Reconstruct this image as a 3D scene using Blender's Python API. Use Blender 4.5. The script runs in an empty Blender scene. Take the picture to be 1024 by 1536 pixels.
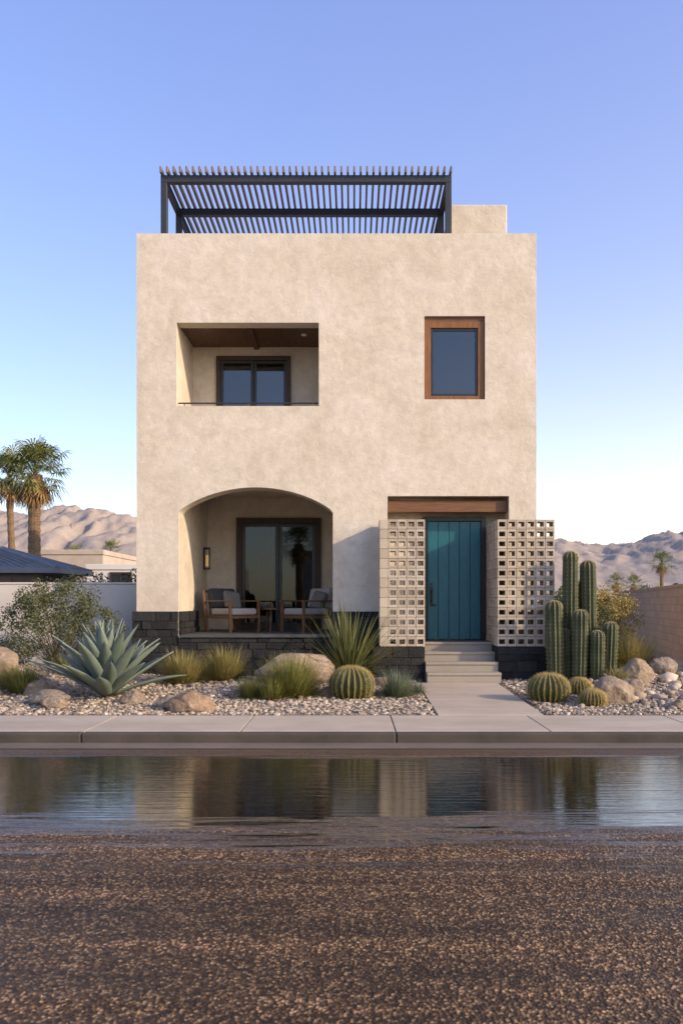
import bpy, math, random, bmesh
import numpy as np
from mathutils import Vector, Matrix, noise
random.seed(7); rng=np.random.default_rng(7)
R=random.uniform
scene=bpy.context.scene
# ------------------------------------------------------------ helpers
def link(o,parent=None):
    scene.collection.objects.link(o)
    if parent: o.parent=parent
    return o
def empty(name,loc=(0,0,0),rz=0):
    e=bpy.data.objects.new(name,None); e.location=loc; e.rotation_euler=(0,0,rz); e.empty_display_size=.2
    return link(e)
class MB:
    def __init__(s): s.v=[];s.f=[];s.m=[]
    def add(s,verts,faces,mi=0,M=None):
        o=len(s.v)
        if M is not None: verts=[M@Vector(v) for v in verts]
        s.v.extend(tuple(v) for v in verts); s.f.extend(tuple(i+o for i in f) for f in faces); s.m.extend([mi]*len(faces))
    def box(s,x0,x1,y0,y1,z0,z1,mi=0,M=None):
        v=[(x0,y0,z0),(x1,y0,z0),(x1,y1,z0),(x0,y1,z0),(x0,y0,z1),(x1,y0,z1),(x1,y1,z1),(x0,y1,z1)]
        f=[(0,3,2,1),(4,5,6,7),(0,1,5,4),(1,2,6,5),(2,3,7,6),(3,0,4,7)]
        s.add(v,f,mi,M)
    def tube(s,pts,rad,n=8,mi=0,cap=True):
        v=[];f=[]
        for i,p in enumerate(pts):
            p=Vector(p)
            a=Vector(pts[max(i-1,0)]); b=Vector(pts[min(i+1,len(pts)-1)])
            d=(b-a).normalized()
            u=d.cross(Vector((0,0,1)))
            if u.length<.05: u=d.cross(Vector((1,0,0)))
            u.normalize(); w=d.cross(u)
            r=rad[i] if isinstance(rad,(list,tuple)) else rad
            for k in range(n):
                t=2*math.pi*k/n
                v.append(p+u*math.cos(t)*r+w*math.sin(t)*r)
        for i in range(len(pts)-1):
            for k in range(n):
                k2=(k+1)%n
                f.append((i*n+k,i*n+k2,(i+1)*n+k2,(i+1)*n+k))
        if cap:
            f.append(tuple(range(n-1,-1,-1))); f.append(tuple((len(pts)-1)*n+k for k in range(n)))
        s.add(v,f,mi)
    def obj(s,name,mats,parent=None,smooth=False,bevel=0,seg=2,loc=None):
        me=bpy.data.meshes.new(name); me.from_pydata(s.v,[],s.f)
        if not isinstance(mats,(list,tuple)): mats=[mats]
        for m in mats: me.materials.append(m)
        if len(mats)>1: me.polygons.foreach_set('material_index',s.m)
        if smooth: me.polygons.foreach_set('use_smooth',[True]*len(me.polygons))
        me.update()
        o=bpy.data.objects.new(name,me)
        if loc: o.location=loc
        link(o,parent)
        if bevel:
            b=o.modifiers.new('b','BEVEL'); b.width=bevel; b.segments=seg; b.limit_method='ANGLE'; b.angle_limit=math.radians(40)
            if seg>1:
                me.polygons.foreach_set('use_smooth',[True]*len(me.polygons)); b.harden_normals=True
        return o
SOCK=bpy.types.NodeSocket
class N:
    def __init__(s,name,tree=None):
        if tree is None:
            s.mat=bpy.data.materials.new(name); s.mat.use_nodes=True
            s.t=s.mat.node_tree; s.b=s.t.nodes['Principled BSDF']
        else: s.t=tree
        s.tc=s.t.nodes.new('ShaderNodeTexCoord')
    def l(s,a,b): s.t.links.new(a,b)
    def map(s,scale=(1,1,1),rot=(0,0,0)):
        m=s.t.nodes.new('ShaderNodeMapping'); m.inputs['Scale'].default_value=scale; m.inputs['Rotation'].default_value=rot
        s.l(s.tc.outputs['Object'],m.inputs['Vector']); return m.outputs[0]
    def noise(s,scale,detail=5,rough=.6,vec=None,dist=0):
        x=s.t.nodes.new('ShaderNodeTexNoise'); x.inputs['Scale'].default_value=scale; x.inputs['Detail'].default_value=detail
        x.inputs['Roughness'].default_value=rough; x.inputs['Distortion'].default_value=dist
        s.l(vec if vec else s.tc.outputs['Object'],x.inputs['Vector']); return x.outputs['Fac']
    def vor(s,scale,vec=None,feature='F1',out='Distance'):
        x=s.t.nodes.new('ShaderNodeTexVoronoi'); x.feature=feature; x.inputs['Scale'].default_value=scale
        s.l(vec if vec else s.tc.outputs['Object'],x.inputs['Vector']); return x.outputs[out]
    def ramp(s,fac,stops):
        r=s.t.nodes.new('ShaderNodeValToRGB'); e=r.color_ramp.elements
        while len(e)<len(stops): e.new(.5)
        for i,(p,c) in enumerate(stops):
            e[i].position=p; e[i].color=(c[0],c[1],c[2],1) if isinstance(c,(tuple,list)) else (c,c,c,1)
        s.l(fac,r.inputs[0]); return r.outputs[0]
    def mix(s,fac,a,b,mode='MIX'):
        m=s.t.nodes.new('ShaderNodeMix'); m.data_type='RGBA'; m.blend_type=mode
        for idx,val in ((0,fac),(6,a),(7,b)):
            if isinstance(val,SOCK): s.l(val,m.inputs[idx])
            elif idx==0: m.inputs[0].default_value=float(val)
            else: m.inputs[idx].default_value=(val[0],val[1],val[2],1)
        return m.outputs[2]
    def math(s,op,a,b=0,c=None,clamp=False):
        m=s.t.nodes.new('ShaderNodeMath'); m.operation=op; m.use_clamp=clamp
        for i,val in enumerate((a,b,c)):
            if val is None: continue
            if isinstance(val,SOCK): s.l(val,m.inputs[i])
            else: m.inputs[i].default_value=val
        return m.outputs[0]
    def bump(s,h,strength=.3,dist=.02,prev=None):
        b=s.t.nodes.new('ShaderNodeBump'); b.inputs['Distance'].default_value=dist
        if isinstance(strength,SOCK): s.l(strength,b.inputs['Strength'])
        else: b.inputs['Strength'].default_value=strength
        s.l(h,b.inputs['Height'])
        if prev: s.l(prev,b.inputs['Normal'])
        return b.outputs[0]
    def island(s):
        g=s.t.nodes.new('ShaderNodeNewGeometry'); return g.outputs['Random Per Island']
    def col(s,c):
        if isinstance(c,SOCK): s.l(c,s.b.inputs['Base Color'])
        else: s.b.inputs['Base Color'].default_value=(*c,1)
    def rough(s,r):
        if isinstance(r,SOCK): s.l(r,s.b.inputs['Roughness'])
        else: s.b.inputs['Roughness'].default_value=r
    def nrm(s,x): s.l(x,s.b.inputs['Normal'])
def simple(name,c1,c2,scale=8,rough=.7,bs=.3,bscale=60,bd=.01,isl=None,spec=.5,stretch=(1,1,1)):
    m=N(name); v=m.map(stretch)
    c=m.mix(m.ramp(m.noise(scale,4,.6,v),[(.3,0),(.7,1)]),c1,c2)
    m.col(c); m.rough(rough); m.b.inputs['Specular IOR Level'].default_value=spec
    if bs: m.nrm(m.bump(m.noise(bscale,3,.6,v),bs,bd))
    return m.mat
# ------------------------------------------------------------ materials
def stucco():
    m=N('stucco')
    a=m.ramp(m.noise(1.3,6,.65,None,.6),[(.32,(.60,.515,.405)),(.5,(.66,.575,.46)),(.7,(.72,.64,.53))])
    b=m.ramp(m.noise(5,6,.72,None,.4),[(.36,.86),(.6,1.0)])
    c=m.mix(1,a,b,'MULTIPLY')
    v=m.map((3,3,.35))
    st=m.ramp(m.noise(2.0,4,.6,v),[(.3,.95),(.6,1.0)])
    c=m.mix(1,c,st,'MULTIPLY')
    m.col(c); m.rough(.92); m.b.inputs['Specular IOR Level'].default_value=.15
    n1=m.bump(m.noise(7,7,.75,None,.5),.42,.035)
    n2=m.bump(m.noise(60,2,.7),.4,.007,n1)
    m.nrm(n2); return m.mat
STUCCO=stucco()
STUCCO2=simple('adobe_render',(.40,.32,.25),(.50,.41,.32),1.5,.9,.2,30)
WHITEW=simple('garden_wall_render',(.52,.46,.40),(.62,.56,.49),1.2,.9,.3,40)
def wood(name,c1,c2,stretch,rough=.5):
    return simple(name,c1,c2,3,rough,.25,12,.004,None,.4,stretch)
WOODX=wood('wood_beam',(.11,.047,.019),(.22,.10,.040),(1.0,14,14))
WOODZ=wood('wood_frame',(.14,.055,.016),(.28,.12,.036),(14,14,1.0))
WOODDK=wood('dark_wood_frame',(.035,.020,.013),(.06,.033,.02),(14,14,1))
WOODC=wood('ceiling_wood',(.07,.034,.018),(.13,.062,.03),(14,1,14))
TEAK=wood('chair_teak',(.10,.05,.024),(.18,.092,.042),(6,6,6))
STEEL=simple('charcoal_steel',(.022,.024,.028),(.031,.033,.038),4,.45,.1,80,.002)
BLACK=simple('black_metal',(.012,.012,.013),(.02,.02,.02),8,.35,0)
TEAL=N('teal_paint')
TEAL.col(TEAL.mix(TEAL.ramp(TEAL.noise(3,5,.6,TEAL.map((12,12,1))),[(.3,0),(.7,1)]),(.007,.10,.13),(.013,.145,.18))); TEAL.rough(.42)
TEAL.nrm(TEAL.bump(TEAL.noise(4,4,.6,TEAL.map((30,30,1))),.15,.004)); TEAL=TEAL.mat
def stone():
    m=N('dark_slate')
    c=m.ramp(m.island(),[(0,(.008,.0085,.0095)),(.5,(.015,.0155,.017)),(1,(.030,.028,.027))])
    c=m.mix(m.ramp(m.noise(18,5,.7),[(.35,0),(.75,.35)]),c,(.040,.037,.034))
    m.col(c); m.rough(.75); m.b.inputs['Specular IOR Level'].default_value=.35
    m.nrm(m.bump(m.noise(14,6,.75),.9,.03)); return m.mat
STONE=stone()
def block():
    m=N('breeze_block')
    c=m.ramp(m.island(),[(0,(.37,.30,.225)),(.5,(.46,.385,.29)),(1,(.54,.46,.36))])
    c=m.mix(m.ramp(m.noise(30,4,.7),[(.35,.3),(.6,0)]),c,(.25,.195,.14))
    m.col(c); m.rough(.9); m.nrm(m.bump(m.noise(120,2,.7),.4,.004)); return m.mat
BLOCK=block()
def concrete(name,c1,c2,stain=True):
    m=N(name)
    c=m.mix(m.ramp(m.noise(1.1,6,.65),[(.3,0),(.7,1)]),c1,c2)
    c=m.mix(m.ramp(m.noise(90,2,.7),[(.3,.22),(.6,0)]),c,tuple(x*.5 for x in c1))
    if stain: c=m.mix(m.ramp(m.noise(.7,6,.7,m.map((.4,2,1))),[(.45,0),(.75,.4)]),c,tuple(x*.5 for x in c1))
    m.col(c); m.rough(.85); m.nrm(m.bump(m.noise(150,2,.6),.25,.004)); return m.mat
CONC=concrete('sidewalk_concrete',(.41,.33,.24),(.53,.435,.325))
CURB=concrete('curb_concrete',(.04,.033,.026),(.10,.08,.062))
GUT=concrete('gutter_concrete',(.12,.09,.062),(.20,.152,.108))
STEPC=concrete('step_concrete',(.29,.25,.20),(.38,.33,.27))
FAB=simple('grey_fabric',(.30,.28,.26),(.37,.345,.32),30,.95,.3,200,.002)
NAVY=simple('navy_fabric',(.025,.028,.035),(.04,.042,.05),30,.95,.3,200,.002)
PILL=simple('pillow_fabric',(.11,.105,.10),(.17,.16,.15),20,.95,.2,150)
CURTAIN=simple('curtain_linen',(.16,.12,.085),(.24,.19,.14),4,.95,0,stretch=(10,1,.4))
ROOMSHADE=simple('room_shade',(.012,.010,.009),(.02,.017,.015),3,.9,0)  # near-black: the shade of unlit rooms is put into this colour
def glass(name,ior):
    m=N(name); t=m.t
    tr=t.nodes.new('ShaderNodeBsdfTransparent'); tr.inputs[0].default_value=(.55,.52,.50,1)
    gl=t.nodes.new('ShaderNodeBsdfGlossy'); gl.inputs[0].default_value=(.75,.85,.95,1); gl.inputs['Roughness'].default_value=.015
    bn=m.bump(m.noise(1.2,2,.5),.05,.02); m.l(bn,gl.inputs['Normal'])
    fr=t.nodes.new('ShaderNodeFresnel'); fr.inputs[0].default_value=ior
    mx=t.nodes.new('ShaderNodeMixShader'); m.l(fr.outputs[0],mx.inputs[0]); m.l(tr.outputs[0],mx.inputs[1]); m.l(gl.outputs[0],mx.inputs[2])
    m.l(mx.outputs[0],t.nodes['Material Output'].inputs[0]); return m.mat
GLASS=glass('window_glass',1.9); GLASSP=glass('porch_glass',1.5)
# ------------------------------------------------------------ stone courses
def stones(mb,x0,x1,z0,z1,y,d=.07,M=None):
    z=z0
    while z<z1-.01:
        h=min(R(.11,.19),z1-z)
        if z1-(z+h)<.06: h=z1-z
        x=x0
        while x<x1-.01:
            w=min(R(.16,.42),x1-x)
            if x1-(x+w)<.1: w=x1-x
            p=R(0,.03)
            g=.0025
            yy=y-p
            v=[(x+g,yy+R(0,.008),z+g),(x+w-g,yy+R(0,.008),z+g),(x+w-g,y+d,z+g),(x+g,y+d,z+g),(x+g,yy+R(0,.008),z+h-g),(x+w-g,yy+R(0,.008),z+h-g),(x+w-g,y+d,z+h-g),(x+g,y+d,z+h-g)]
            mb.add(v,[(0,3,2,1),(4,5,6,7),(0,1,5,4),(1,2,6,5),(2,3,7,6),(3,0,4,7)],0,M)
            x+=w
        z+=h
# ------------------------------------------------------------ HOUSE
house=empty('stucco_house',(0,15,0))
HINV=Matrix.Translation((0,-15,0))
def hp(o):
    o.parent=house; o.matrix_parent_inverse=HINV; return o
F=15.0
body=MB(); body.box(-3.963,3.341,F,25,-.15,8.198); body=body.obj('house_walls',STUCCO)
def arch(b):
    x0,x1,zs,zc,zb=-3.195,-.378,3.08,3.552,.845
    cx=(x0+x1)/2; hw=(x1-x0)/2; rise=zc-zs
    pts=[(x1,zb)]
    n=28
    for i in range(n+1):
        t=math.pi*i/n
        xx=math.cos(t)
        seg=(1-xx*xx); ell=math.sqrt(max(0,1-xx*xx))
        pts.append((cx+hw*xx,zs+rise*(.62*seg+.38*ell)))
    pts.append((x0,zb))
    k=len(pts); v=[(p[0],F-.1,p[1]) for p in pts]+[(p[0],F+.42,p[1]) for p in pts]
    f=[tuple(range(k)),tuple(range(2*k-1,k-1,-1))]
    f+=[(i,i+k,(i+1)%k+k,(i+1)%k) for i in range(k)]
    b.add(v,f)
cuts=[lambda b:b.box(-3.71,3.09,15.25,24.75,7.85,9),
 lambda b:b.box(-3.232,-.634,14.9,15.32,5.04,6.564),
 lambda b:b.box(-3.236,-.5,15.3,16.56,4.98,6.64),
 lambda b:b.box(-2.76,-1.265,16.5,17.2,4.985,6.41),
 lambda b:b.box(1.293,2.402,14.9,15.2,5.162,6.686),
 lambda b:b.box(1.38,2.32,15.1,16,5.25,6.6),
 arch,
 lambda b:b.box(-3.20,-.15,15.4,18.0,.84,3.75),
 lambda b:b.box(-2.56,-.717,17.9,18.8,.85,3.30),
 lambda b:b.box(.622,2.841,14.9,15.6,.60,3.393)]
for fn in cuts:
    cb=MB(); fn(cb); c=cb.obj('cut',STUCCO)
    bm=bmesh.new(); bm.from_mesh(c.data); bmesh.ops.recalc_face_normals(bm,faces=bm.faces); bm.to_mesh(c.data); bm.free()
    md=body.modifiers.new('x','BOOLEAN'); md.operation='DIFFERENCE'; md.solver='EXACT'; md.object=c
    dg=bpy.context.evaluated_depsgraph_get(); me=bpy.data.meshes.new_from_object(body.evaluated_get(dg))
    body.modifiers.clear(); body.data=me; bpy.data.objects.remove(c)
hp(body)
bv=body.modifiers.new('b','BEVEL'); bv.width=.028; bv.segments=3; bv.limit_method='ANGLE'; bv.angle_limit=math.radians(40); bv.harden_normals=True
body.data.polygons.foreach_set('use_smooth',[True]*len(body.data.polygons))
b=MB(); b.box(1.95,3.087,16.5,19.5,7.8,9.46); hp(b.obj('roof_stair_tower',STUCCO,bevel=.03,seg=3))
b=MB()
stones(b,-4.03,-3.195,-.05,1.284,F-.05)
stones(b,-3.195,-.378,-.05,.80,F-.05)
stones(b,-.378,.622,-.05,1.284,F-.05)
Mr=Matrix(((0,-1,0,-3.195),(1,0,0,0),(0,0,1,0),(0,0,0,1)))
stones(b,15.0,16.7,.86,1.284,-.05,.05,Mr)
Ml=Matrix(((0,1,0,-3.963),(-1,0,0,0),(0,0,1,0),(0,0,0,1)))
stones(b,-25,-15.0,-.05,1.284,-.05,.05,Ml)
stones(b,2.841,3.41,-.05,1.284,F-.05)
hp(b.obj('stone_plinth',STONE,bevel=.008,seg=1))
b=MB(); b.box(-3.14,-.40,14.9,17.99,.805,.862); b.box(.63,2.83,14.86,15.59,.6,.735)
hp(b.obj('porch_floor',simple('dark_paving',(.05,.048,.046),(.09,.085,.08),4,.6,.3,40),bevel=.008,seg=1))
b=MB()
x=-3.23
while x<-.52:
    b.box(x,x+.138,15.33,16.555,6.60,6.63); x+=.142
b.box(-2.0,-1.9,15.33,16.555,6.55,6.60)
hp(b.obj('balcony_ceiling',WOODC))
b=MB(); b.tube([(-.95,15.75,6.575),(-.95,15.75,6.599)],.05,16)
hp(b.obj('downlight',simple('light_trim',(.6,.6,.58),(.7,.7,.68),5,.5,0)))
b=MB(); b.tube([(-3.21,15.06,5.105),(-.65,15.06,5.105)],.014,8)
for xx in (-3.1,-1.93,-.76): b.tube([(xx,15.06,5.03),(xx,15.06,5.105)],.01,6)
hp(b.obj('balcony_railing',STEEL))
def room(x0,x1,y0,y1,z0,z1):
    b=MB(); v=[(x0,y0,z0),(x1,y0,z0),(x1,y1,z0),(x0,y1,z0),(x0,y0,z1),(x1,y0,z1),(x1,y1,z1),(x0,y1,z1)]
    b.add(v,[(0,1,2,3),(4,7,6,5),(1,5,6,2),(2,6,7,3),(3,7,4,0)]); hp(b.obj('room_shade_lining',ROOMSHADE))  # open lining box, its dark colour stands in for indoor shade
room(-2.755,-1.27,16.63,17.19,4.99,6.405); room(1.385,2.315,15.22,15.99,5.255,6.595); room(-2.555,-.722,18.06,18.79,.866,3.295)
def slider(x0,x1,z0,z1,y,fw,mat,panes,sash,name,gm):
    b=MB()
    b.box(x0,x0+fw,y-.05,y+.08,z0,z1); b.box(x1-fw,x1,y-.05,y+.08,z0,z1)
    b.box(x0+fw,x1-fw,y-.05,y+.08,z1-fw,z1); b.box(x0+fw,x1-fw,y-.05,y+.08,z0,z0+fw*.6)
    hp(b.obj(name+'_frame',mat,bevel=.004,seg=1))
    s=MB(); g=MB()
    n=panes; w=(x1-x0-2*fw)/n
    for i in range(n):
        a=x0+fw+w*i+.002; c=a+w-.004; yy=y+.0 + (.03 if i%2 else 0); za=z0+fw*.6+.002; zb=z1-fw-.002
        s.box(a,a+sash,yy-.02,yy+.02,za,zb); s.box(c-sash,c,yy-.02,yy+.02,za,zb)
        s.box(a+sash,c-sash,yy-.02,yy+.02,zb-sash,zb); s.box(a+sash,c-sash,yy-.02,yy+.02,za,za+sash)
        g.box(a+sash-.004,c-sash+.004,yy-.004,yy+.004,za+sash-.004,zb-sash+.004)
    hp(s.obj(name+'_sash',BLACK,bevel=.003,seg=1)); hp(g.obj(name+'_glass',gm))
slider(-2.76,-1.265,4.985,6.41,16.545,.085,WOODDK,2,.055,'balcony_door',GLASS)
slider(-2.56,-.717,.862,3.30,17.98,.12,WOODDK,2,.07,'porch_door',GLASSP)
slider(1.30,2.396,5.168,6.60,15.10,.115,WOODZ,1,.045,'bedroom_window',GLASS)
b=MB(); b.box(1.296,2.399,15.06,15.195,6.602,6.683); hp(b.obj('window_head',WOODX))
def curtain(x0,x1,y,z0,z1,name):
    b=MB(); n=70; v=[];f=[]
    for i in range(n+1):
        x=x0+(x1-x0)*i/n; yy=y+.035*math.sin(i*.95)+.01*math.sin(i*2.3)
        v+=[(x,yy,z0),(x,yy,z1)]
    f=[(2*i,2*i+2,2*i+3,2*i+1) for i in range(n)]
    b.add(v,f); hp(b.obj(name,CURTAIN,smooth=True))
curtain(-2.42,-1.75,18.15,.9,3.2,'curtain')
b=MB()
dx0,dx1=1.396,2.40
pw=(dx1-dx0)/5
for i in range(5): b.box(dx0+pw*i+.004,dx0+pw*(i+1)-.004,15.50,15.56,.75,2.975)
b.box(dx0+.004,dx1-.004,15.525,15.57,.748,2.977)
hp(b.obj('front_door',TEAL,bevel=.006,seg=2))
b=MB(); b.box(dx0-.09,dx0-.004,15.47,15.598,.736,3.06); b.box(dx1+.004,dx1+.09,15.47,15.598,.736,3.06); b.box(dx0-.004,dx1+.004,15.47,15.598,2.982,3.06)
hp(b.obj('front_door_frame',BLACK,bevel=.004,seg=1))
b=MB(); b.box(1.44,1.50,15.485,15.5,1.38,1.74); b.tube([(1.47,15.49,1.45),(1.47,15.44,1.45),(1.47,15.44,1.68),(1.47,15.49,1.68)],.012,8); b.tube([(1.47,15.49,1.79),(1.47,15.47,1.79)],.03,14); b.tube([(1.47,15.46,1.40),(1.56,15.46,1.40)],.011,8)
hp(b.obj('door_handle',BLACK))
b=MB(); b.box(.63,2.833,15.12,15.36,3.11,3.325); hp(b.obj('door_lintel_beam',WOODX,bevel=.012))
b=MB()
for i,(y,z) in enumerate([(13.9,.25),(14.2,.41),(14.5,.57),(14.8,.73)]):
    b.box(1.245+.0005*i,2.50-.0005*i,y,14.895,-.05,z)
    b.box(1.243,2.502,y-.02,y+.27,z-.045,z+.003)
hp(b.obj('entry_steps',STEPC,bevel=.008,seg=2))
b=MB(); b.box(-3.19,-3.17,17.44,17.56,2.15,2.62); b.box(-3.17,-3.06,17.43,17.57,2.58,2.62); b.box(-3.17,-3.06,17.43,17.57,2.15,2.18)
for yy in(17.435,17.555): b.box(-3.075,-3.062,yy-.006,yy+.006,2.18,2.58)
hp(b.obj('wall_lantern_body',BLACK))
em=N('lamp_glass'); em.col((.4,.24,.1)); em.b.inputs['Emission Color'].default_value=(1,.6,.25,1); em.b.inputs['Emission Strength'].default_value=.35
b=MB(); b.tube([(-3.115,17.5,2.22),(-3.115,17.5,2.46)],.035,12); hp(b.obj('wall_lantern_bulb',em.mat))
# ------------------------------------------------------------ PERGOLA
b=MB()
PX0,PX1=-3.617,1.84
for yy in (15.4,16.7,18.6):
    b.box(PX0,PX0+.115,yy,yy+.115,7.85,9.34); b.box(PX1-.115,PX1,yy,yy+.115,7.85,9.34)
    b.box(PX0,PX1,yy-.002,yy+.117,9.342,9.475)
b.box(PX0+.002,PX0+.10,15.52,16.695,9.345,9.472);b.box(PX1-.10,PX1-.002,15.52,16.695,9.345,9.472)
b.box(PX0+.002,PX0+.10,16.82,18.595,9.345,9.472);b.box(PX1-.10,PX1-.002,16.82,18.595,9.345,9.472)
n=46
for i in range(n):
    x=PX0+.02+(PX1-PX0-.04)*i/(n-1)
    M=Matrix.Translation((x,0,9.535))@Matrix.Rotation(math.radians(R(-2,2)),4,'Y')
    b.box(-.0185,.0185,15.30,18.85,-.057,.057,1,M)
b.obj('rooftop_pergola',[STEEL,simple('slat_metal',(.13,.095,.075),(.22,.165,.125),3,.5,.1,60,.002)],bevel=.004,seg=1)
# ------------------------------------------------------------ BREEZE BLOCK SCREENS
def screen(name,runs):
    b=MB()
    for (ox,oy,dx,dy,ncol,w,z0,z1,nrow,dep) in runs:
        h=(z1-z0)/nrow
        for r in range(nrow):
            for c in range(ncol):
                g=.0025
                def P(u,d,z):
                    return (ox+dx*u+(-dy)*d, oy+dy*u+dx*d, z)
                u0=c*w+g;u1=(c+1)*w-g;za=z0+r*h+g;zb=z0+(r+1)*h-g
                t=.027; th=.042
                iu0,iu1,ia,ib=u0+t,u1-t,za+th,zb-th
                j=R(-.003,.003)
                v=[]
                for d in (j,dep+j):
                    v+=[P(u0,d,za),P(u1,d,za),P(u1,d,zb),P(u0,d,zb),P(iu0,d,ia),P(iu1,d,ia),P(iu1,d,ib),P(iu0,d,ib)]
                f=[]
                for k in range(4):
                    k2=(k+1)%4
                    f.append((k,k2,4+k2,4+k)); f.append((8+k2,8+k,12+k,12+k2))
                    f.append((k2,k,8+k,8+k2)); f.append((4+k,4+k2,12+k2,12+k))
                b.add(v,f)
    return b.obj(name,BLOCK,bevel=.004,seg=1)
def mass_stone(x0,x1,y0,y1,z0,z1):
    b=MB(); b.box(x0+.02,x1-.02,y0+.02,y1,z0,z1-.005)
    stones(b,x0,x1,z0,z1,y0,.015)
    stones(b,-(y1),-(y0+.02),z0,z1,-.0,.015,Matrix(((0,1,0,x0),(-1,0,0,0),(0,0,1,0),(0,0,0,1))))
    return b
s1=empty('breeze_block_screen',(.85,14.35,0)); s2=empty('breeze_block_screen',(3,14.35,0))
def sp(o,e):
    o.parent=e; o.matrix_parent_inverse=Matrix.Translation(e.location).inverted(); return o
sp(screen('block_lattice',[(.605,14.3,1,0,4,.16,.675,2.895,13,.29)]),s1)
b=MB()
for r in range(13):
    h=(2.895-.675)/13; b.box(.455,.602,14.298,14.59,.675+r*h+.002,.675+(r+1)*h-.002)
    b.box(.457,.600,14.596,14.93,.675+r*h+.002,.675+(r+1)*h-.002)
sp(b.obj('block_pilaster',BLOCK,bevel=.004,seg=1),s1)
sp(mass_stone(.33,1.24,14.27,14.94,-.05,.67).obj('stone_base',STONE,bevel=.008,seg=1),s1)
sp(screen('block_lattice',[(2.505,14.3,1,0,6,.1665,.675,2.895,13,.29),(2.695,14.598,0,1,6,.15,.675,2.895,13,.19)]),s2)
sp(mass_stone(2.505,3.42,14.27,14.94,-.05,.67).obj('stone_base',STONE,bevel=.008,seg=1),s2)
# ------------------------------------------------------------ FURNITURE
def armchair(loc,rz,pill):
    e=empty('armchair',loc,rz)
    b=MB()
    for sx in(-1,1):
        x=sx*.36
        b.box(x-.025,x+.025,-.38,-.33,0,.60)
        M=Matrix.Translation((x,.36,0))@Matrix.Rotation(math.radians(-8),4,'X')
        b.box(-.025,.025,-.025,.025,0,.84,0,M)
        b.box(x-.035,x+.035,-.40,.36,.60,.63)
        b.box(x-.02,x+.02,-.33,.34,.27,.33)
    b.box(-.34,.34,-.38,-.34,.27,.33); b.box(-.34,.34,.30,.34,.27,.33)
    for i in range(6): b.box(-.34,.34,-.30+i*.11,-.24+i*.11,.305,.325)
    M=Matrix.Translation((0,.40,.0))@Matrix.Rotation(math.radians(-10),4,'X')
    b.box(-.34,.34,-.015,.02,.80,.85,0,M)
    for i in range(7): b.box(-.31+i*.1,-.28+i*.1,-.01,.012,.3,.80,0,M)
    b.obj('frame',TEAK,e,bevel=.006)
    b=MB(); b.box(-.325,.325,-.36,.28,.335,.47); b.obj('seat_cushion',FAB,e,bevel=.045,seg=4)
    b=MB(); M=Matrix.Translation((0,.30,.42))@Matrix.Rotation(math.radians(-14),4,'X'); b.box(-.32,.32,-.10,.05,.05,.45,0,M); b.obj('back_cushion',FAB if pill else NAVY,e,bevel=.05,seg=4)
    b=MB(); M=Matrix.Translation((.1,.12,.47))@Matrix.Rotation(math.radians(-22),4,'X')@Matrix.Rotation(.15,4,'Y'); b.box(-.2,.2,-.06,.06,0,.36,0,M); b.obj('pillow',PILL,e,bevel=.055,seg=4)
armchair((-2.40,16.35,.862),math.radians(48),False)
armchair((-.92,16.35,.862),math.radians(-50),True)
b=MB(); b.tube([(0,0,.44),(0,0,.475)],.22,24)
for k in range(3):
    t=k*2.094+.4; b.tube([(math.cos(t)*.17,math.sin(t)*.17,0),(math.cos(t)*.12,math.sin(t)*.12,.44)],.016,8)
b.tube([(0,0,.475),(0,0,.56)],.035,12)
b.obj('side_table',TEAK,loc=(-1.66,16.75,.862))
# ------------------------------------------------------------ GROUND / ROAD
def yard(x,y):
    t=min(max((y-10.47)/3.6,0),1); t=t*t*(3-2*t)
    z=.09*t
    n=noise.noise(Vector((x*.7,y*.7,0)))*.035+noise.noise(Vector((x*2.5,y*2.5,3)))*.012
    z+=n*min(1,(y-10.47)*2)
    z+=.26*math.exp(-((x+5.7)/1.7)**2-((y-14)/1.2)**2)
    z+=.22*math.exp(-((x-4.9)/1.0)**2-((y-14.4)/1.0)**2)
    z+=.10*math.exp(-((x+1.2)/1.5)**2-((y-13.6)/.9)**2)
    if 1.05<x<2.5 and y<14.9: z=.025*(y-10.47)-.04
    return z
SAND=simple('desert_sand',(.24,.185,.135),(.34,.27,.2),.8,.95,.4,30,.02)
b=MB(); L=9000
b.add([(-L,-L,-.16),(L,-L,-.16),(L,L,-.16),(-L,L,-.16)],[(0,1,2,3)]); b.obj('ground',SAND)
xs=np.linspace(-16,9.2,200); ys=np.linspace(10.475,16.5,60)
b=MB(); v=[(x,y,yard(x,y)) for y in ys for x in xs]; nx=len(xs)
f=[(j*nx+i,j*nx+i+1,(j+1)*nx+i+1,(j+1)*nx+i) for j in range(len(ys)-1) for i in range(nx-1)]
b.add(v,f)
m=N('gravel_soil')
c=m.mix(m.ramp(m.vor(28,None,'F1','Color'),[(.2,0),(.8,1)]),(.16,.12,.085),(.34,.27,.20)); m.col(c); m.rough(.95)
m.nrm(m.bump(m.vor(28),.8,.03)); GSOIL=m.mat
b.obj('gravel_bed',GSOIL,smooth=True)
def ico():
    bm=bmesh.new(); bmesh.ops.create_icosphere(bm,subdivisions=1,radius=1); V=np.array([v.co[:] for v in bm.verts]); Fa=np.array([[v.index for v in f.verts] for f in bm.faces]); bm.free(); return V,Fa
IV,IF=ico()
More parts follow.
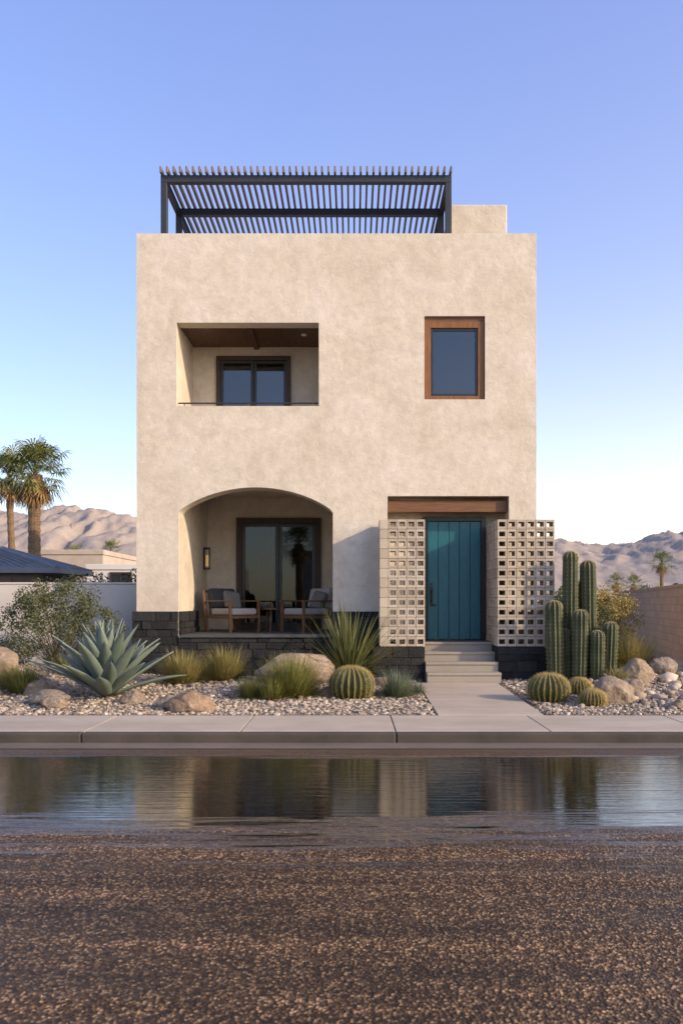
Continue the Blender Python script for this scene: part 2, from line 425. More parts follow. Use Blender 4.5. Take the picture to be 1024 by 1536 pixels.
def pebbles(name,n,xr,yr,rr,mat,dens=None,smooth=True):
    VV=[];FF=[];o=0
    for i in range(n):
        for _ in range(20):
            x=R(*xr);y=yr[0]+(yr[1]-yr[0])*random.random()
            if 1.1<x<2.42 and y<14.9: continue
            if dens and not dens(x,y): continue
            break
        else: continue
        r=R(*rr)*(1 if random.random()<.9 else 1.5)
        s=np.array([r*R(.8,1.4),r*R(.7,1.2),r*R(.5,.8)])
        a=R(0,6.28); ca,sa=math.cos(a),math.sin(a)
        V=IV*(1+rng.uniform(-.2,.2,(len(IV),1)))*s
        V=np.stack([V[:,0]*ca-V[:,1]*sa,V[:,0]*sa+V[:,1]*ca,V[:,2]],1)+np.array([x,y,yard(x,y)+r*.25])
        VV.append(V);FF.append(IF+o);o+=len(V)
    V=np.concatenate(VV);Fq=np.concatenate(FF)
    me=bpy.data.meshes.new(name); me.from_pydata(V.tolist(),[],Fq.tolist()); me.materials.append(mat)
    if smooth: me.polygons.foreach_set('use_smooth',[True]*len(me.polygons))
    ob=bpy.data.objects.new(name,me); return link(ob)
m=N('gravel_stones')
c=m.ramp(m.island(),[(0,(.10,.072,.052)),(.25,(.25,.19,.135)),(.5,(.35,.27,.19)),(.75,(.46,.37,.275)),(.95,(.56,.475,.375)),(1,(.30,.19,.12))])
m.col(c); m.rough(.85); GRAV=m.mat
pebbles('gravel',21000,(-6.6,7.2),(10.49,14.9),(.010,.030),GRAV,None,False)
pebbles('cobbles',200,(3.6,6.6),(10.9,14.2),(.045,.09),GRAV,lambda x,y:(x>4.0 or y>12.8))
pebbles('cobbles',130,(-6,.9),(10.6,13.6),(.03,.06),GRAV)
b=MB()
ysl=[10.478,11.62,12.76,13.895]
for i in range(3):
    y0,y1=ysl[i]+.004,ysl[i+1]-.004; z0=.006+.023*(y0-10.47); z1=.006+.023*(y1-10.47)
    x0,x1=1.08,2.43
    v=[(x0,y0,-.1),(x1,y0,-.1),(x1,y1,-.1),(x0,y1,-.1),(x0,y0,z0),(x1,y0,z0),(x1,y1,z1),(x0,y1,z1)]
    b.add(v,[(0,3,2,1),(4,5,6,7),(0,1,5,4),(1,2,6,5),(2,3,7,6),(3,0,4,7)])
b.obj('concrete_path',CONC,bevel=.008)
b=MB(); x=-3.0-1.735*30
while x<60:
    b.box(x+.006,x+1.735-.006,9.19,10.47,-.15,0.0); x+=1.735
b.obj('sidewalk',CONC,bevel=.008)
b=MB(); x=-3.0-3.47*15
while x<60:
    b.box(x+.003,x+3.47-.003,9.03,9.185,-.15,-.003); x+=3.47
b.obj('curb',CURB,bevel=.02,seg=3)
PR=[(-60,-.14),(-6,-.1),(-3,.03),(0,.085),(1.5,.085),(2.5,.078),(3.5,.063),(4.5,.041),(5.5,.012),(6.5,-.022),(7.5,-.057),(9.03,-.11)]
def rz(y):
    for (a,za),(c,zc) in zip(PR,PR[1:]):
        if a<=y<=c: return za+(zc-za)*(y-a)/(c-a)
b=MB(); yy=[-6,-3,0,1.5,2.5,3.5,4.5,5.5,6.5,7.5,9.03]
b.add([p for y in yy for p in ((-60,y,rz(y)),(60,y,rz(y)))],[(2*i,2*i+1,2*i+3,2*i+2) for i in range(len(yy)-1)])
def road():
    m=N('wet_asphalt')
    sep=m.t.nodes.new('ShaderNodeSeparateXYZ'); m.l(m.tc.outputs['Object'],sep.inputs[0]); Y=sep.outputs[1]
    st=m.noise(1.0,6,.62,m.map((.3,2.2,1)),.4)
    st2=m.noise(1.0,5,.7,m.map((.8,16,1)),.2)
    nz=m.math('ADD',m.math('MULTIPLY',m.math('SUBTRACT',st,.5),3.0),m.math('MULTIPLY',m.math('SUBTRACT',st2,.5),3.2))
    yo=m.math('ADD',Y,nz)
    w1=m.math('DIVIDE',m.math('SUBTRACT',yo,4.7),.7,clamp=True)
    yo2=m.math('ADD',Y,m.math('MULTIPLY',m.math('SUBTRACT',st,.5),.8))
    w2=m.math('DIVIDE',m.math('SUBTRACT',8.15,yo2),.18,clamp=True)
    W=m.math('MULTIPLY',w1,w2)
    damp=m.ramp(m.noise(1.0,7,.62,m.map((.22,3.6,1)),.4),[(.42,0),(.62,1)])
    sx=m.t.nodes.new('ShaderNodeSeparateColor'); m.l(m.vor(85,None,'F1','Color'),sx.inputs[0])
    spk=m.ramp(sx.outputs[0],[(0,(.030,.014,.006)),(.45,(.082,.042,.018)),(.78,(.18,.098,.044)),(.95,(.50,.30,.145))])
    fine=m.ramp(m.noise(1.6,6,.72,m.map((.35,3,1))),[(.32,.42),(.68,1.38)])
    dry=m.mix(1,spk,fine,'MULTIPLY')
    edge=m.math('DIVIDE',m.math('SUBTRACT',Y,7.9),.5,clamp=True)
    dry=m.mix(m.math('MULTIPLY',edge,.8),dry,(.11,.072,.043))
    c=m.mix(W,dry,(.010,.006,.004))
    c=m.mix(m.math('MULTIPLY',damp,.45),c,(.016,.009,.005))
    m.col(c)
    r=m.math('SUBTRACT',.58,m.math('MULTIPLY',damp,.30))
    mr=m.t.nodes.new('ShaderNodeMix'); m.l(W,mr.inputs[0]); m.l(r,mr.inputs[2]); mr.inputs[3].default_value=.035; m.rough(mr.outputs[0])
    inv=m.math('SUBTRACT',1,W)
    bs=m.math('ADD',m.math('MULTIPLY',inv,.95),.012)
    n1=m.bump(m.vor(85),bs,.012)
    n2=m.bump(m.noise(3.0,4,.58,m.map((.4,6.0,1))),.27,.012,n1)
    va=m.t.nodes.new('ShaderNodeVectorMath'); va.operation='ADD'; m.l(n2,va.inputs[0])
    cv=m.t.nodes.new('ShaderNodeCombineXYZ'); m.l(m.math('MULTIPLY',W,.014),cv.inputs[1]); m.l(cv.outputs[0],va.inputs[1])
    vn=m.t.nodes.new('ShaderNodeVectorMath'); vn.operation='NORMALIZE'; m.l(va.outputs[0],vn.inputs[0])
    m.nrm(vn.outputs[0])
    m.l(m.math('ADD',1.28,m.math('MULTIPLY',W,2.6)),m.b.inputs['IOR'])
    return m.mat
b.obj('road',road(),smooth=True)
b=MB(); b.add([(-60,8.58,rz(8.58)+.005),(60,8.58,rz(8.58)+.005),(60,9.028,rz(9.028)+.005),(-60,9.028,rz(9.028)+.005)],[(0,1,2,3)]); b.obj('gutter',GUT)
b=MB(); b.box(5.4,8.6,16.52,36,-.15,-.02); b.obj('driveway',concrete('driveway_concrete',(.25,.22,.19),(.33,.29,.25)))
# ------------------------------------------------------------ BOULDERS
def bouldermat():
    m=N('boulder_rock')
    oi=m.t.nodes.new('ShaderNodeObjectInfo')
    c=m.ramp(m.noise(3.5,7,.7,None,.5),[(.3,(.20,.15,.11)),(.5,(.36,.28,.205)),(.7,(.48,.39,.30))])
    c=m.mix(m.ramp(m.noise(30,3,.7),[(.35,.4),(.5,0)]),c,(.14,.105,.075))
    t=m.ramp(oi.outputs['Random'],[(0,(1,.84,.68)),(.5,(1,.95,.88)),(1,(.85,.86,.88))])
    m.col(m.mix(1,c,t,'MULTIPLY')); m.rough(.9); m.nrm(m.bump(m.noise(8,7,.75),.9,.08)); return m.mat
BOULD=bouldermat()
def boulder(x,y,w,h,d=None,sink=.12):
    d=d or w*.8
    bm=bmesh.new(); bmesh.ops.create_icosphere(bm,subdivisions=5,radius=1)
    sd=Vector((R(0,99),R(0,99),R(0,99)))
    planes=[(Vector((R(-1,1),R(-1,1),R(-.3,1))).normalized(),R(.66,.9)) for _ in range(13)]
    for v in bm.verts:
        p=v.co.normalized()
        for nn,dd in planes:
            q=p.dot(nn)
            if q>dd: p=p-nn*(q-dd)*.8
        n=noise.fractal(p*1.6+sd,1,2,4)
        v.co=p*(1.05+.11*n+.045*noise.noise(p*5+sd)+.02*noise.noise(p*13+sd))
    M=Matrix.Diagonal((w/2*1.08,d/2,h*.62,1)); bm.transform(Matrix.Rotation(R(-.5,.5),4,'Z')@M)
    me=bpy.data.meshes.new('boulder'); bm.to_mesh(me); bm.free(); me.materials.append(BOULD)
    me.polygons.foreach_set('use_smooth',[True]*len(me.polygons))
    o=bpy.data.objects.new('boulder',me); o.location=(x,y,yard(x,y)+h*.45-sink*h); link(o)
for a in [(-.9,13.45,1.22,.52),(-2.16,10.95,.60,.28),(-2.5,11.15,.30,.2),(-4.25,11.5,.55,.22),(-4.05,11.1,.36,.22),(-5.85,13.3,.85,.50),(-6.5,13.6,.7,.4),(-3.1,11.6,.35,.2),(-4.7,12.2,.4,.25),
          (3.72,11.65,.62,.37),(4.15,12.3,.45,.26),(4.6,13.4,.52,.38),(5.3,14,.5,.3),(4.4,11.0,.3,.14),(4.75,11.6,.33,.17),(.45,13.2,.3,.15),(-.35,12.2,.3,.16)]:
    boulder(*a)
# ------------------------------------------------------------ PLANTS
def blade(mb,base,az,el0,el1,L,w,prof,nseg=8,fold=.25,mi=0):
    p=Vector(base); v=[];side=Vector((-math.sin(az),math.cos(az),0))
    for i in range(nseg+1):
        t=i/nseg; el=el0+(el1-el0)*t
        d=Vector((math.cos(az)*math.cos(el),math.sin(az)*math.cos(el),math.sin(el)))
        up=side.cross(d)*-1
        ww=w*prof(t)
        v+= [p+side*ww+up*fold*ww, p.copy(), p-side*ww+up*fold*ww]
        p=p+d*(L/nseg)
    f=[]
    for i in range(nseg):
        a=i*3; f+=[(a,a+1,a+4,a+3),(a+1,a+2,a+5,a+4)]
    mb.add(v,f,mi)
def leafmat(name,c1,c2,rough=.55):
    m=N(name); c=m.mix(m.island(),c1,c2)
    m.col(c); m.rough(rough); m.b.inputs['Specular IOR Level'].default_value=.3
    return m.mat
AGM=N('agave_leaf')
c=AGM.mix(AGM.island(),(.125,.16,.125),(.205,.245,.19)); c=AGM.mix(AGM.ramp(AGM.noise(5,5,.6),[(.35,.5),(.65,0)]),c,(.08,.11,.08)); AGM.col(c); AGM.rough(.5); AGM=AGM.mat
def agave(x,y,s):
    b=MB(); z=yard(x,y)
    n=48
    prof=lambda t:(.6+1.35*t-1.0*t*t)*(1-t**3.0)+.015*(1-t)
    for i in range(n):
        k=i/n; az=i*2.39996+R(-.12,.12)
        el=math.radians(9+ 77*k**.85+R(-6,6)); L=s*(1.0-.06*k)*R(.88,1.08)
        base=(x+math.cos(az)*.10*(1-k),y+math.sin(az)*.10*(1-k),z+.04+.16*k)
        droop=math.radians(R(-8,12))+ (0.2 if k<.3 else .05)
        blade(b,base,az,el+.14,el+droop-.18,L,s*.112,prof,12,.42)
    o=b.obj('agave_plant',[AGM],smooth=True)
    sm=o.modifiers.new('s','SOLIDIFY'); sm.thickness=.014; sm.offset=0
agave(-3.6,12.0,1.04)
YUC=leafmat('yucca_leaf',(.055,.075,.022),(.185,.18,.06))
def spiky(name,x,y,n,L,w,mat,elmin=5,elmax=88,spread=.1,bend=.35,seg=5):
    b=MB(); z=yard(x,y)
    for i in range(n):
        az=R(0,6.283); k=random.random()
        el=math.radians(elmin+(elmax-elmin)*k); l=L*R(.7,1.05)*(1 if k>.15 else .8)
        rr=spread*random.random()
        bl=(x+math.cos(az)*rr,y+math.sin(az)*rr,z+.02+R(0,.05))
        blade(b,bl,az,el,el-bend*R(.3,1.6),l,w,lambda t:(1-t)**.7*(.6+.8*min(t*3,.5)),seg,.3)
    return b.obj(name,mat)
spiky('yucca_plant',-.08,13.9,240,1.34,.02,YUC,12,88,.12,.18,5)
GR1=leafmat('grass_green',(.08,.10,.02),(.27,.245,.07)); GR2=leafmat('grass_gold',(.13,.12,.03),(.37,.29,.10)); GR3=leafmat('grass_blue',(.09,.12,.07),(.21,.24,.15))
def tuft(x,y,w,h,mat,n=900,name='grass_clump'):
    b=MB(); z=yard(x,y)
    for i in range(n):
        az=R(0,6.283); k=random.random()
        rr=w*.22*math.sqrt(random.random())
        el=math.radians(6+80*k)
        l=math.hypot(w*.42*math.cos(el),h*1.0*math.sin(el))*R(.7,1.15)
        blade(b,(x+math.cos(az)*rr,y+math.sin(az)*rr,z),az+R(-.5,.5),el+.12,el-R(.1,.6),l,.0055,lambda t:1-t*.92,4,.2)
    return b.obj(name,mat)
tuft(-2.78,13.4,.95,.54,GR2,1500); tuft(-2.12,13.6,.85,.58,GR2,1400)
tuft(-.92,12.2,1.15,.64,GR1,2200); tuft(-1.52,12.0,.5,.32,GR1,600); tuft(-1.2,11.85,.55,.36,GR1,600)
tuft(.66,12.3,.74,.42,GR3,1100); tuft(-4.95,12.4,.85,.44,GR1,1100); tuft(-5.3,12.6,.6,.38,GR2,500)
tuft(4.8,14.5,1.0,.65,GR2,1100); tuft(5.3,15.2,.9,.65,GR2,900); tuft(4.2,13.0,.55,.38,GR2,500); tuft(-3.0,14.2,.6,.42,GR1,450); tuft(-4.7,13.6,.6,.38,GR1,400); tuft(1.0,12.6,.32,.2,GR3,200)
tuft(4.35,14.3,.7,.5,GR1,500); tuft(-6.0,12.9,.7,.45,GR2,600); tuft(-2.5,14.4,.6,.4,GR1,350)
CACT=N('cactus_skin')
c=CACT.mix(CACT.ramp(CACT.noise(5,5,.6),[(.3,0),(.7,1)]),(.038,.048,.017),(.088,.096,.036))
CACT.col(c); CACT.rough(.6); CACT.nrm(CACT.bump(CACT.noise(40,3),.3,.01)); CACT=CACT.mat
SPINE=simple('cactus_spines',(.34,.245,.075),(.52,.39,.15),5,.7,0)
SPINE2=simple('pale_spines',(.36,.28,.14),(.50,.40,.22),5,.7,0)
def ribbed(b,x,y,z0,H,r,ribs,amp,rings,profile,spn,splen,lean=(0,0),k=6,cnt=5,fat=.055):
    per=ribs*k; v=[];f=[]
    for i in range(rings+1):
        t=i/rings; zz,rr=profile(t)
        for j in range(per):
            a=2*math.pi*j/per
            q=rr*r*(1+amp*(1-abs(math.sin(a*ribs/2))**1.3*2))
            v.append((x+q*math.cos(a)+lean[0]*zz*H,y+q*math.sin(a)+lean[1]*zz*H,z0+zz*H))
    for i in range(rings):
        for j in range(per):
            j2=(j+1)%per; f.append((i*per+j,i*per+j2,(i+1)*per+j2,(i+1)*per+j))
    f.append(tuple(rings*per+j for j in range(per)))
    b.add(v,f,0)
    for jr in range(ribs):
        a=2*math.pi*jr/ribs
        for i in range(spn):
            t=(i+.5)/spn; zz,rr=profile(t); q=rr*r*(1+amp)*.99
            p=Vector((x+q*math.cos(a)+lean[0]*zz*H,y+q*math.sin(a)+lean[1]*zz*H,z0+zz*H))
            zz2,rr2=profile(min(1,t+.02))
            slope=math.atan2((rr-rr2)*r,(zz2-zz)*H+1e-6)
            for s in range(cnt):
                da=R(-.9,.9); e=slope+R(-.8,.9)
                d=Vector((math.cos(a+da)*math.cos(e),math.sin(a+da)*math.cos(e),math.sin(e)))
                u=d.cross(Vector((0,0,1)));u=(u if u.length>.01 else Vector((1,0,0))).normalized()*splen*fat
                w=d.cross(u)
                L=splen*R(.6,1.1)
                b.add([p-u,p+u,p+w,p+d*L],[(0,1,3),(1,2,3),(2,0,3)],1)
b=MB()
for (x,y,H,r,lx) in [(3.70,14.05,2.22,.112,.006),(4.05,14.1,2.02,.118,-.012),(3.40,13.85,1.40,.125,-.02),(3.78,13.75,1.22,.115,.015),(4.30,13.85,.95,.11,.04),(4.06,13.7,.86,.105,.01),(3.85,14.3,1.7,.10,.01),(3.62,13.95,.9,.09,-.03)]:
    pf=lambda t,H=H,r=r:((t/.7*(1-r/H)) if t<.7 else (1-r/H+(r/H)*math.sin((t-.7)/.3*math.pi/2)), (.86+.14*min(1,t*3)+.02*math.sin(t*17+H*5)) if t<.7 else max(.03,max(0,math.cos((t-.7)/.3*math.pi/2))**.7))
    ribbed(b,x,y,yard(x,y)-.05,H,r,11,.17,34,pf,int(30*H/1.5),.032,(lx,0),6,5,.09)
b.obj('columnar_cactus',[CACT,SPINE2],smooth=True)
BARR=N('barrel_skin')
c=BARR.mix(BARR.ramp(BARR.noise(6,4),[(.3,0),(.7,1)]),(.05,.06,.014),(.11,.11,.03)); BARR.col(c); BARR.rough(.6); BARR=BARR.mat
def barrel(x,y,r,H):
    b=MB()
    def pf(t):
        a=-1.0+t*(1.0+1.45); return ((math.sin(a)+math.sin(1.0))/(math.sin(1.45)+math.sin(1.0)), max(.05,math.cos(a)**.85))
    ribbed(b,x,y,yard(x,y)-.03,H,r,22,.12,24,pf,22,.06,(0,0),6,6,.045)
    b.obj('barrel_cactus',[BARR,SPINE],smooth=True)
barrel(-.03,12.15,.30,.47); barrel(2.80,11.8,.265,.39); barrel(3.38,12.3,.16,.25); barrel(3.32,11.4,.155,.23)
def leafcloud(b,cs,n,size,mi=0):
    for (cx,cy,cz,rr) in cs:
        for _ in range(n):
            d=Vector((random.gauss(0,1),random.gauss(0,1),random.gauss(0,1))).normalized()*rr*random.random()**.4
            p=Vector((cx,cy,cz))+d
            u=Vector((R(-1,1),R(-1,1),R(-.6,1))).normalized(); w=u.cross(Vector((R(-1,1),R(-1,1),R(-1,1)))).normalized()
            s=size*R(.6,1.3)
            b.add([p-u*s,p+w*s*.4,p+u*s,p-w*s*.4],[(0,1,2,3)],mi)
BARK=simple('bark',(.07,.05,.035),(.13,.10,.07),10,.9,.5,30)
def shrub(name,x,y,z,w,h,ncl,n,leaf,mat,rr=.12,stems=14):
    b=MB(); cs=[]
    for i in range(ncl):
        a=R(0,6.283); k=random.random()**.5; t=random.random()**.7
        env=math.sin(min(1,.25+t*.9)*math.pi*.75)
        cx=x+math.cos(a)*k*w/2*env; cy=y+math.sin(a)*k*w/2*env; cz=z+h*(.15+.85*t*(1-.25*k*k))
        cs.append((cx,cy,cz,rr*R(.6,1.3)))
    leafcloud(b,cs,n,leaf,0)
    for c in cs[:stems*3]:
        mid=(x+(c[0]-x)*.4,y+(c[1]-y)*.4,z+(c[2]-z)*.55)
        b.tube([(x+R(-.05,.05),y+R(-.05,.05),z-.03),mid,(c[0],c[1],c[2])],[.009,.006,.003],5,1,False)
    return b.obj(name,[mat,BARK])
OLIVE=leafmat('olive_leaf',(.038,.052,.014),(.12,.12,.042)); DKG=leafmat('dark_leaf',(.025,.042,.016),(.08,.10,.035)); YEL=leafmat('yellow_leaf',(.18,.15,.035),(.44,.31,.08))
shrub('desert_shrub',-5.2,14.5,.2,2.2,1.65,300,42,.027,OLIVE,.15,20)
shrub('desert_shrub',-6.5,14.9,.1,1.2,.7,60,40,.022,DKG,.14)
shrub('desert_shrub',-4.5,14.9,.1,.9,.6,50,40,.022,DKG,.12)
shrub('flowering_shrub',5.35,17.3,-.1,1.5,2.0,150,50,.028,YEL,.16)
shrub('flowering_shrub',5.0,15.7,.1,.9,.8,70,40,.022,YEL,.12)
shrub('green_shrub',4.45,15.6,0,1.3,1.5,120,45,.026,OLIVE,.14)
b=MB(); cs=[(R(-6.3,-4.05),R(17.3,18.0),R(.2,2.05),.17) for _ in range(170)]; leafcloud(b,cs,45,.035); b.obj('hedge',[DKG])
# ------------------------------------------------------------ PALMS
FR=leafmat('palm_frond',(.06,.085,.02),(.22,.225,.07)); DEAD=leafmat('dead_frond',(.22,.125,.05),(.42,.26,.10)); TRK=simple('palm_trunk',(.15,.09,.05),(.30,.19,.105),6,.95,.8,14,.06,stretch=(1,1,5))
def palm(x,y,z0,H,cr,nf=70,tr=.24,skirt=1.0,seg=12):
    b=MB()
    top=z0+H-cr*.75
    k=40; pts=[];rad=[]
    lx=R(-.02,.02)
    for i in range(k+1):
        t=i/k; pts.append((x+lx*t*H+.03*math.sin(t*5),y,z0+(top-z0)*t)); rad.append(tr*(1.2-.4*t+ 1.6*max(0,t-.75))*(1.07 if i%2 else .95)*R(.97,1.03))
    b.tube(pts,rad,12,1)
    cx,cy,cz=pts[-1]
    def fan(az,el,pl,fr,mi,droop):
        d=Vector((math.cos(az)*math.cos(el),math.sin(az)*math.cos(el),math.sin(el))); side=Vector((-math.sin(az),math.cos(az),0))
        o=Vector((cx,cy,cz))+Vector((0,0,R(-.15,.15)))*cr*.5; hub=o+d*pl+Vector((0,0,-.04*pl))
        s2=.010*cr
        b.add([o-side*s2,o+side*s2,hub+side*s2,hub-side*s2],[(0,1,2,3)],mi)
        for j in range(seg):
            a=(j/(seg-1)-.5)*math.radians(210); dd=(d*math.cos(a)+side*math.sin(a)); L=fr*(.72+.28*math.cos(a))*R(.85,1.1)
            wv=(side*math.cos(a)-d*math.sin(a))*fr*.045
            m1=hub+dd*L*.55; tip=hub+dd*L+Vector((0,0,-droop*L*R(.6,1.3)))
            b.add([hub,m1+wv,tip,m1-wv],[(0,1,2,3)],mi)
    for i in range(nf):
        e=math.radians(-40+125*(i/nf)**.85); az=i*2.4+R(-.3,.3)
        fan(az,e,cr*R(.35,.68),cr*R(.34,.46),0,.4)
    for i in range(int(nf*.6*skirt)):
        e=math.radians(R(-85,-50)); fan(R(0,6.28),e,cr*R(.15,.5),cr*R(.3,.42),2,.3)
    return b.obj('palm_tree',[FR,TRK,DEAD])
palm(-11.75,30,-.16,7.5,1.6,74,.23,1.2)
palm(-14.9,36,-.16,8.3,1.6,62,.15,.8)
palm(-27.3,92,-.16,8.8,1.8,40,.24,1,9); palm(-31.2,92,-.16,8.3,1.7,40,.24,1,9)
palm(30,80,-.16,6.8,1.7,44,.2,1,9); palm(35.2,110,-.16,5.8,1.9,36,.25,1,9); palm(37.6,110,-.16,5.6,1.9,36,.25,1,9)
palm(-3.3,-15,-.16,6.6,1.8,60,.24,1,9)
# ------------------------------------------------------------ WALLS + NEIGHBOURS
b=MB(); b.box(-22,-4.0,16.0,16.2,-.15,1.80); b.box(-22,-4.0,15.985,16.215,1.802,1.84); b.obj('garden_wall',WHITEW,bevel=.01)
m=N('block_wall_masonry')
bk=m.t.nodes.new('ShaderNodeTexBrick'); bk.inputs['Scale'].default_value=1; bk.inputs['Brick Width'].default_value=.4; bk.inputs['Row Height'].default_value=.2; bk.inputs['Mortar Size'].default_value=.008
bk.inputs['Color1'].default_value=(.24,.165,.11,1); bk.inputs['Color2'].default_value=(.30,.21,.14,1); bk.inputs['Mortar'].default_value=(.17,.12,.085,1)
m.l(m.map((1,1,1),(math.radians(-90),0,0)),bk.inputs['Vector']); m.col(m.mix(m.ramp(m.noise(1.5,5),[(.4,.3),(.7,0)]),bk.outputs['Color'],(.15,.1,.07))); m.rough(.95); m.nrm(m.bump(m.math('SUBTRACT',1,bk.outputs['Fac']),.5,.01))
BW=m.mat
b=MB(); Lw=math.hypot(11.6-6.6,36-12.5); b.box(0,Lw,0,.2,-.15,1.85); b.box(-.01,Lw,-.02,.22,1.852,1.92)
o=b.obj('block_wall',BW,loc=(6.95,13.6,0)); o.rotation_euler=(0,0,math.atan2(36-12.5,11.6-6.6))
nb=empty('neighbour_house',(-10,22,0))
b=MB(); b.box(-13.5,-7.7,20.2,22.4,-.15,2.2); b.box(-9.3,-8.4,20.17,20.21,1.3,2.1); sp(b.obj('walls',simple('brown_render',(.13,.095,.07),(.18,.13,.1),2,.9,.2,30)),nb)
b=MB()
ROOF=N('ribbed_roof'); ROOF.col(ROOF.mix(ROOF.ramp(ROOF.noise(2,4),[(.3,0),(.7,1)]),(.15,.155,.17),(.23,.235,.25))); ROOF.rough(.5); ROOF.b.inputs['Metallic'].default_value=.2
A=(-14,19.9,2.30);B=(-7.2,19.9,2.30);C=(-9.1,21.2,2.86);D=(-14,21.2,2.86);E=(-7.2,22.6,2.30);G=(-9.1,21.3,2.86)
def face_ribs(p0,p1,q0,q1,n):
    p0,p1,q0,q1=map(Vector,(p0,p1,q0,q1)); nn=(p1-p0).cross(q0-p0).normalized()
    b.add([p0,p1,q1,q0],[(0,1,2,3)])
    for i in range(n+1):
        t=i/n; a=p0.lerp(p1,t); c=q0.lerp(q1,t); u=(p1-p0).normalized()*.025
        b.add([a-u+nn*.004,a+u+nn*.004,c+u+nn*.004,c-u+nn*.004,a+nn*.05,c+nn*.05],[(0,4,5,3),(4,1,2,5),(0,1,4)])
face_ribs(A,B,D,C,34); face_ribs(B,E,C,G,12)
b.box(-14,-7.15,19.85,19.9,2.17,2.30); b.box(-7.2,-7.15,19.9,22.6,2.17,2.30); b.box(-14,-7.21,19.91,22.6,2.17,2.19)
b.tube([B,C],.04,6)
sp(b.obj('metal_roof',ROOF.mat),nb)
def adobe(x0,x1,y0,y1,h,mat,wins):
    e=empty('adobe_house',((x0+x1)/2,(y0+y1)/2,0))
    b=MB(); b.box(x0,x1,y0,y1,-.15,h-.25)
    for (a,c,d,f) in ((x0-.05,x1+.05,y0-.05,y0+.2),(x0-.05,x1+.05,y1-.2,y1+.05),(x0-.05,x0+.2,y0+.2,y1-.2),(x1-.2,x1+.05,y0+.2,y1-.2)): b.box(a,c,d,f,h-.25,h)
    sp(b.obj('walls',mat,bevel=.03),e)
    g=MB(); fr=MB()
    for (wx,ww,wz,wh) in wins:
        g.box(wx,wx+ww,y0-.01,y0+.02,wz,wz+wh); fr.box(wx-.08,wx+ww+.08,y0-.06,y0-.012,wz+wh,wz+wh+.1); fr.box(wx-.08,wx,y0-.06,y0-.012,wz,wz+wh); fr.box(wx+ww,wx+ww+.08,y0-.06,y0-.012,wz,wz+wh)
        fr.box(wx+ww/2-.03,wx+ww/2+.03,y0-.04,y0-.012,wz,wz+wh)
    sp(g.obj('windows',BLACK),e); sp(fr.obj('window_frames',WOODDK),e)
adobe(-17.6,-12.2,40,48,4.05,STUCCO2,[(-14.6,1.0,2.2,1.0)])
adobe(-14.4,-9.9,49,56,3.95,simple('warm_render',(.36,.24,.16),(.44,.31,.21),1.5,.9,.2,30),[(-13.2,.9,2,1)])
adobe(-11.7,-8.2,36,42,3.15,simple('pale_render',(.60,.55,.49),(.68,.63,.57),1.5,.9,.2,30),[(-10.6,.8,1.8,.9)])
adobe(-4,8,-34,-24,5.2,STUCCO2,[(-2,1.5,1,1.4),(2,1.5,1,1.4)])
adobe(-24,-9,-34,-24,4.2,STUCCO2,[(-20,1.5,1,1.4),(-14,1.5,1,1.4)])
adobe(46,56,120,130,3.2,STUCCO2,[(48,1.5,1,1.4)])
b=MB(); cs=[]
for _ in range(260):
    az=R(-.75,.75); d=R(75,150); hh=R(1.5,4.0)
    if abs(az)<.22: continue
    for q in range(4): cs.append((az*d+R(-2,2),d+R(-1,1),R(.2,1)*hh,R(.8,1.5)))
leafcloud(b,cs,16,.45); b.obj('distant_trees',[OLIVE])
# ------------------------------------------------------------ MOUNTAINS
def env(t):
    X=[-1.6,-.9,-.55,-.43,-.38,-.32,-.26,-.1,.245,.27,.305,.345,.4,.5,.8,1.6]; H=[.075,.10,.117,.124,.128,.127,.121,.10,.088,.082,.077,.084,.096,.105,.10,.08]
    return float(np.interp(t,X,H))
b=MB(); na=760; nr=80; v=[]
for j in range(nr+1):
    q=j/nr; rr=1500+1700*q
    for i in range(na+1):
        t=-1.4+2.8*i/na
        x=t*rr; y=rr
        ridge=min(1,q/.66); pr=ridge**.9 if q<.66 else 1-(q-.66)*1.4
        p=Vector((x/420,y/420,0)); n1=1-abs(noise.fractal(p,1,2,5))*1.6
        p2=Vector((x/85,y/300,4)); n2=1-abs(noise.fractal(p2,.9,2.1,5))*1.5
        p3=Vector((x/30,y/60,9)); n3=noise.fractal(p3,.9,2,3)
        h=2620*env(t)*pr*(.80+.09*n1+.12*n2*(.4+.6*(1-abs(ridge-.5)))) + n3*5*ridge
        v.append((x,y,max(-2,h)))
w=na+1
b.add(v,[(j*w+i,j*w+i+1,(j+1)*w+i+1,(j+1)*w+i) for j in range(nr) for i in range(na)])
m=N('hazed_mountain_rock')
c=m.ramp(m.noise(.012,6,.7),[(.3,(.33,.27,.225)),(.5,(.38,.31,.25)),(.7,(.43,.355,.28))])  # rock tones with distance haze painted into them, no haze volume
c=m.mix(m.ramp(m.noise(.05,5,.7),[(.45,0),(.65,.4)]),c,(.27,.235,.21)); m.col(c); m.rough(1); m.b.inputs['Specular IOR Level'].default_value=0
m.nrm(m.bump(m.noise(.03,5,.65),.4,8)); b.obj('mountains',m.mat,smooth=True)
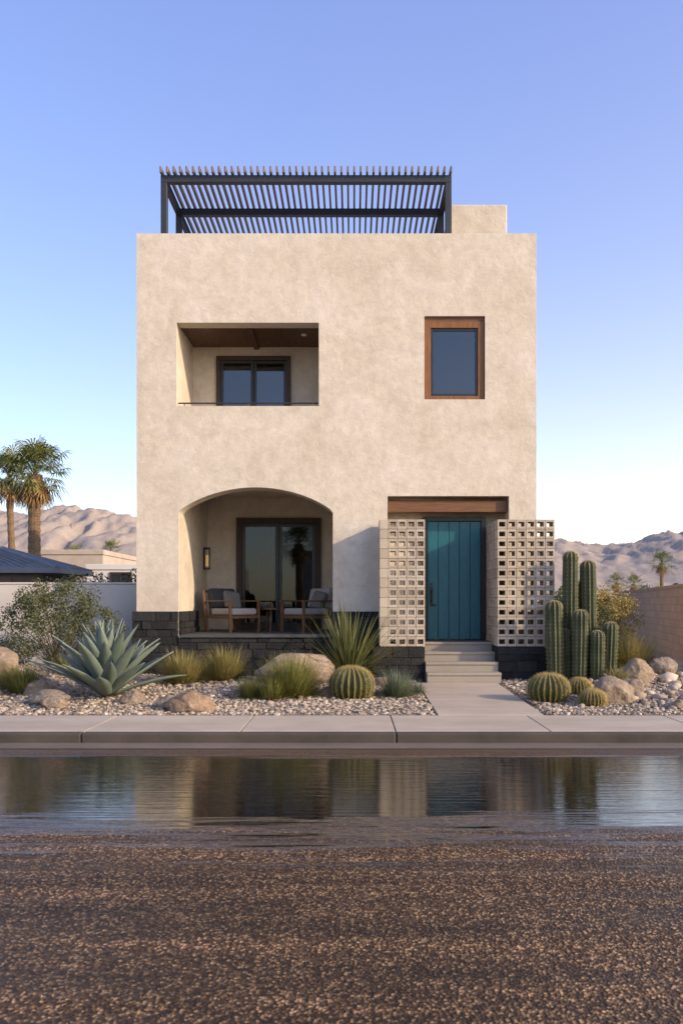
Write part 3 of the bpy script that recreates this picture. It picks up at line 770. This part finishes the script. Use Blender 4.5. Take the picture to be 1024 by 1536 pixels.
# ------------------------------------------------------------ LIGHT
EL,AZ=22,118
w=bpy.data.worlds.new('World'); scene.world=w; w.use_nodes=True; nt=w.node_tree
sky=nt.nodes.new('ShaderNodeTexSky'); sky.sky_type='NISHITA'; sky.sun_disc=False; sky.sun_elevation=math.radians(EL); sky.sun_rotation=math.radians(AZ)
sky.air_density=1.0; sky.dust_density=1.4; sky.ozone_density=2.5; sky.altitude=150
W=N('',nt)
nis=W.mix(1,sky.outputs[0],(1.50,1.45,1.5),'MULTIPLY')
sep=nt.nodes.new('ShaderNodeSeparateXYZ'); W.l(W.tc.outputs['Generated'],sep.inputs[0])
zc=W.math('MAXIMUM',sep.outputs[2],0)
h=W.math('EXPONENT',W.math('MULTIPLY',zc,-4.8))
sx=W.math('DIVIDE',W.math('ADD',sep.outputs[0],.45),1.0,clamp=True)
S=1/.15
hz=W.mix(sx,(.37*S,.30*S,.14*S),(1.15*S,.92*S,.44*S))
up=(.08*S,.10*S,.34*S)
addc=W.mix(h,up,hz)
tot=W.mix(1,nis,addc,'ADD')
W.l(tot,nt.nodes['Background'].inputs[0]); nt.nodes['Background'].inputs[1].default_value=.15
L=bpy.data.lights.new('sun','SUN'); L.energy=4.4; L.angle=math.radians(1.0); L.color=(1,.79,.54)
so=bpy.data.objects.new('sun',L); link(so)
d=Vector((math.sin(math.radians(AZ))*math.cos(math.radians(EL)),math.cos(math.radians(AZ))*math.cos(math.radians(EL)),math.sin(math.radians(EL))))
so.rotation_euler=d.to_track_quat('Z','Y').to_euler(); so.location=(20,-5,20)
# ------------------------------------------------------------ CAMERA
cd=bpy.data.cameras.new('camera'); cam=bpy.data.objects.new('camera',cd); link(cam)
cam.location=(0,0,1.43); cam.rotation_euler=(math.radians(90),0,0)
cd.sensor_fit='VERTICAL'; cd.sensor_height=36; cd.sensor_width=24; cd.lens=36*1230/1536
cd.shift_y=137/1536; cd.shift_x=-18/1536; cd.clip_start=.1; cd.clip_end=20000
cd.dof.use_dof=True; cd.dof.focus_distance=14; cd.dof.aperture_fstop=4
scene.camera=cam
scene.view_settings.view_transform='Standard'; scene.view_settings.look='None'; scene.view_settings.exposure=0
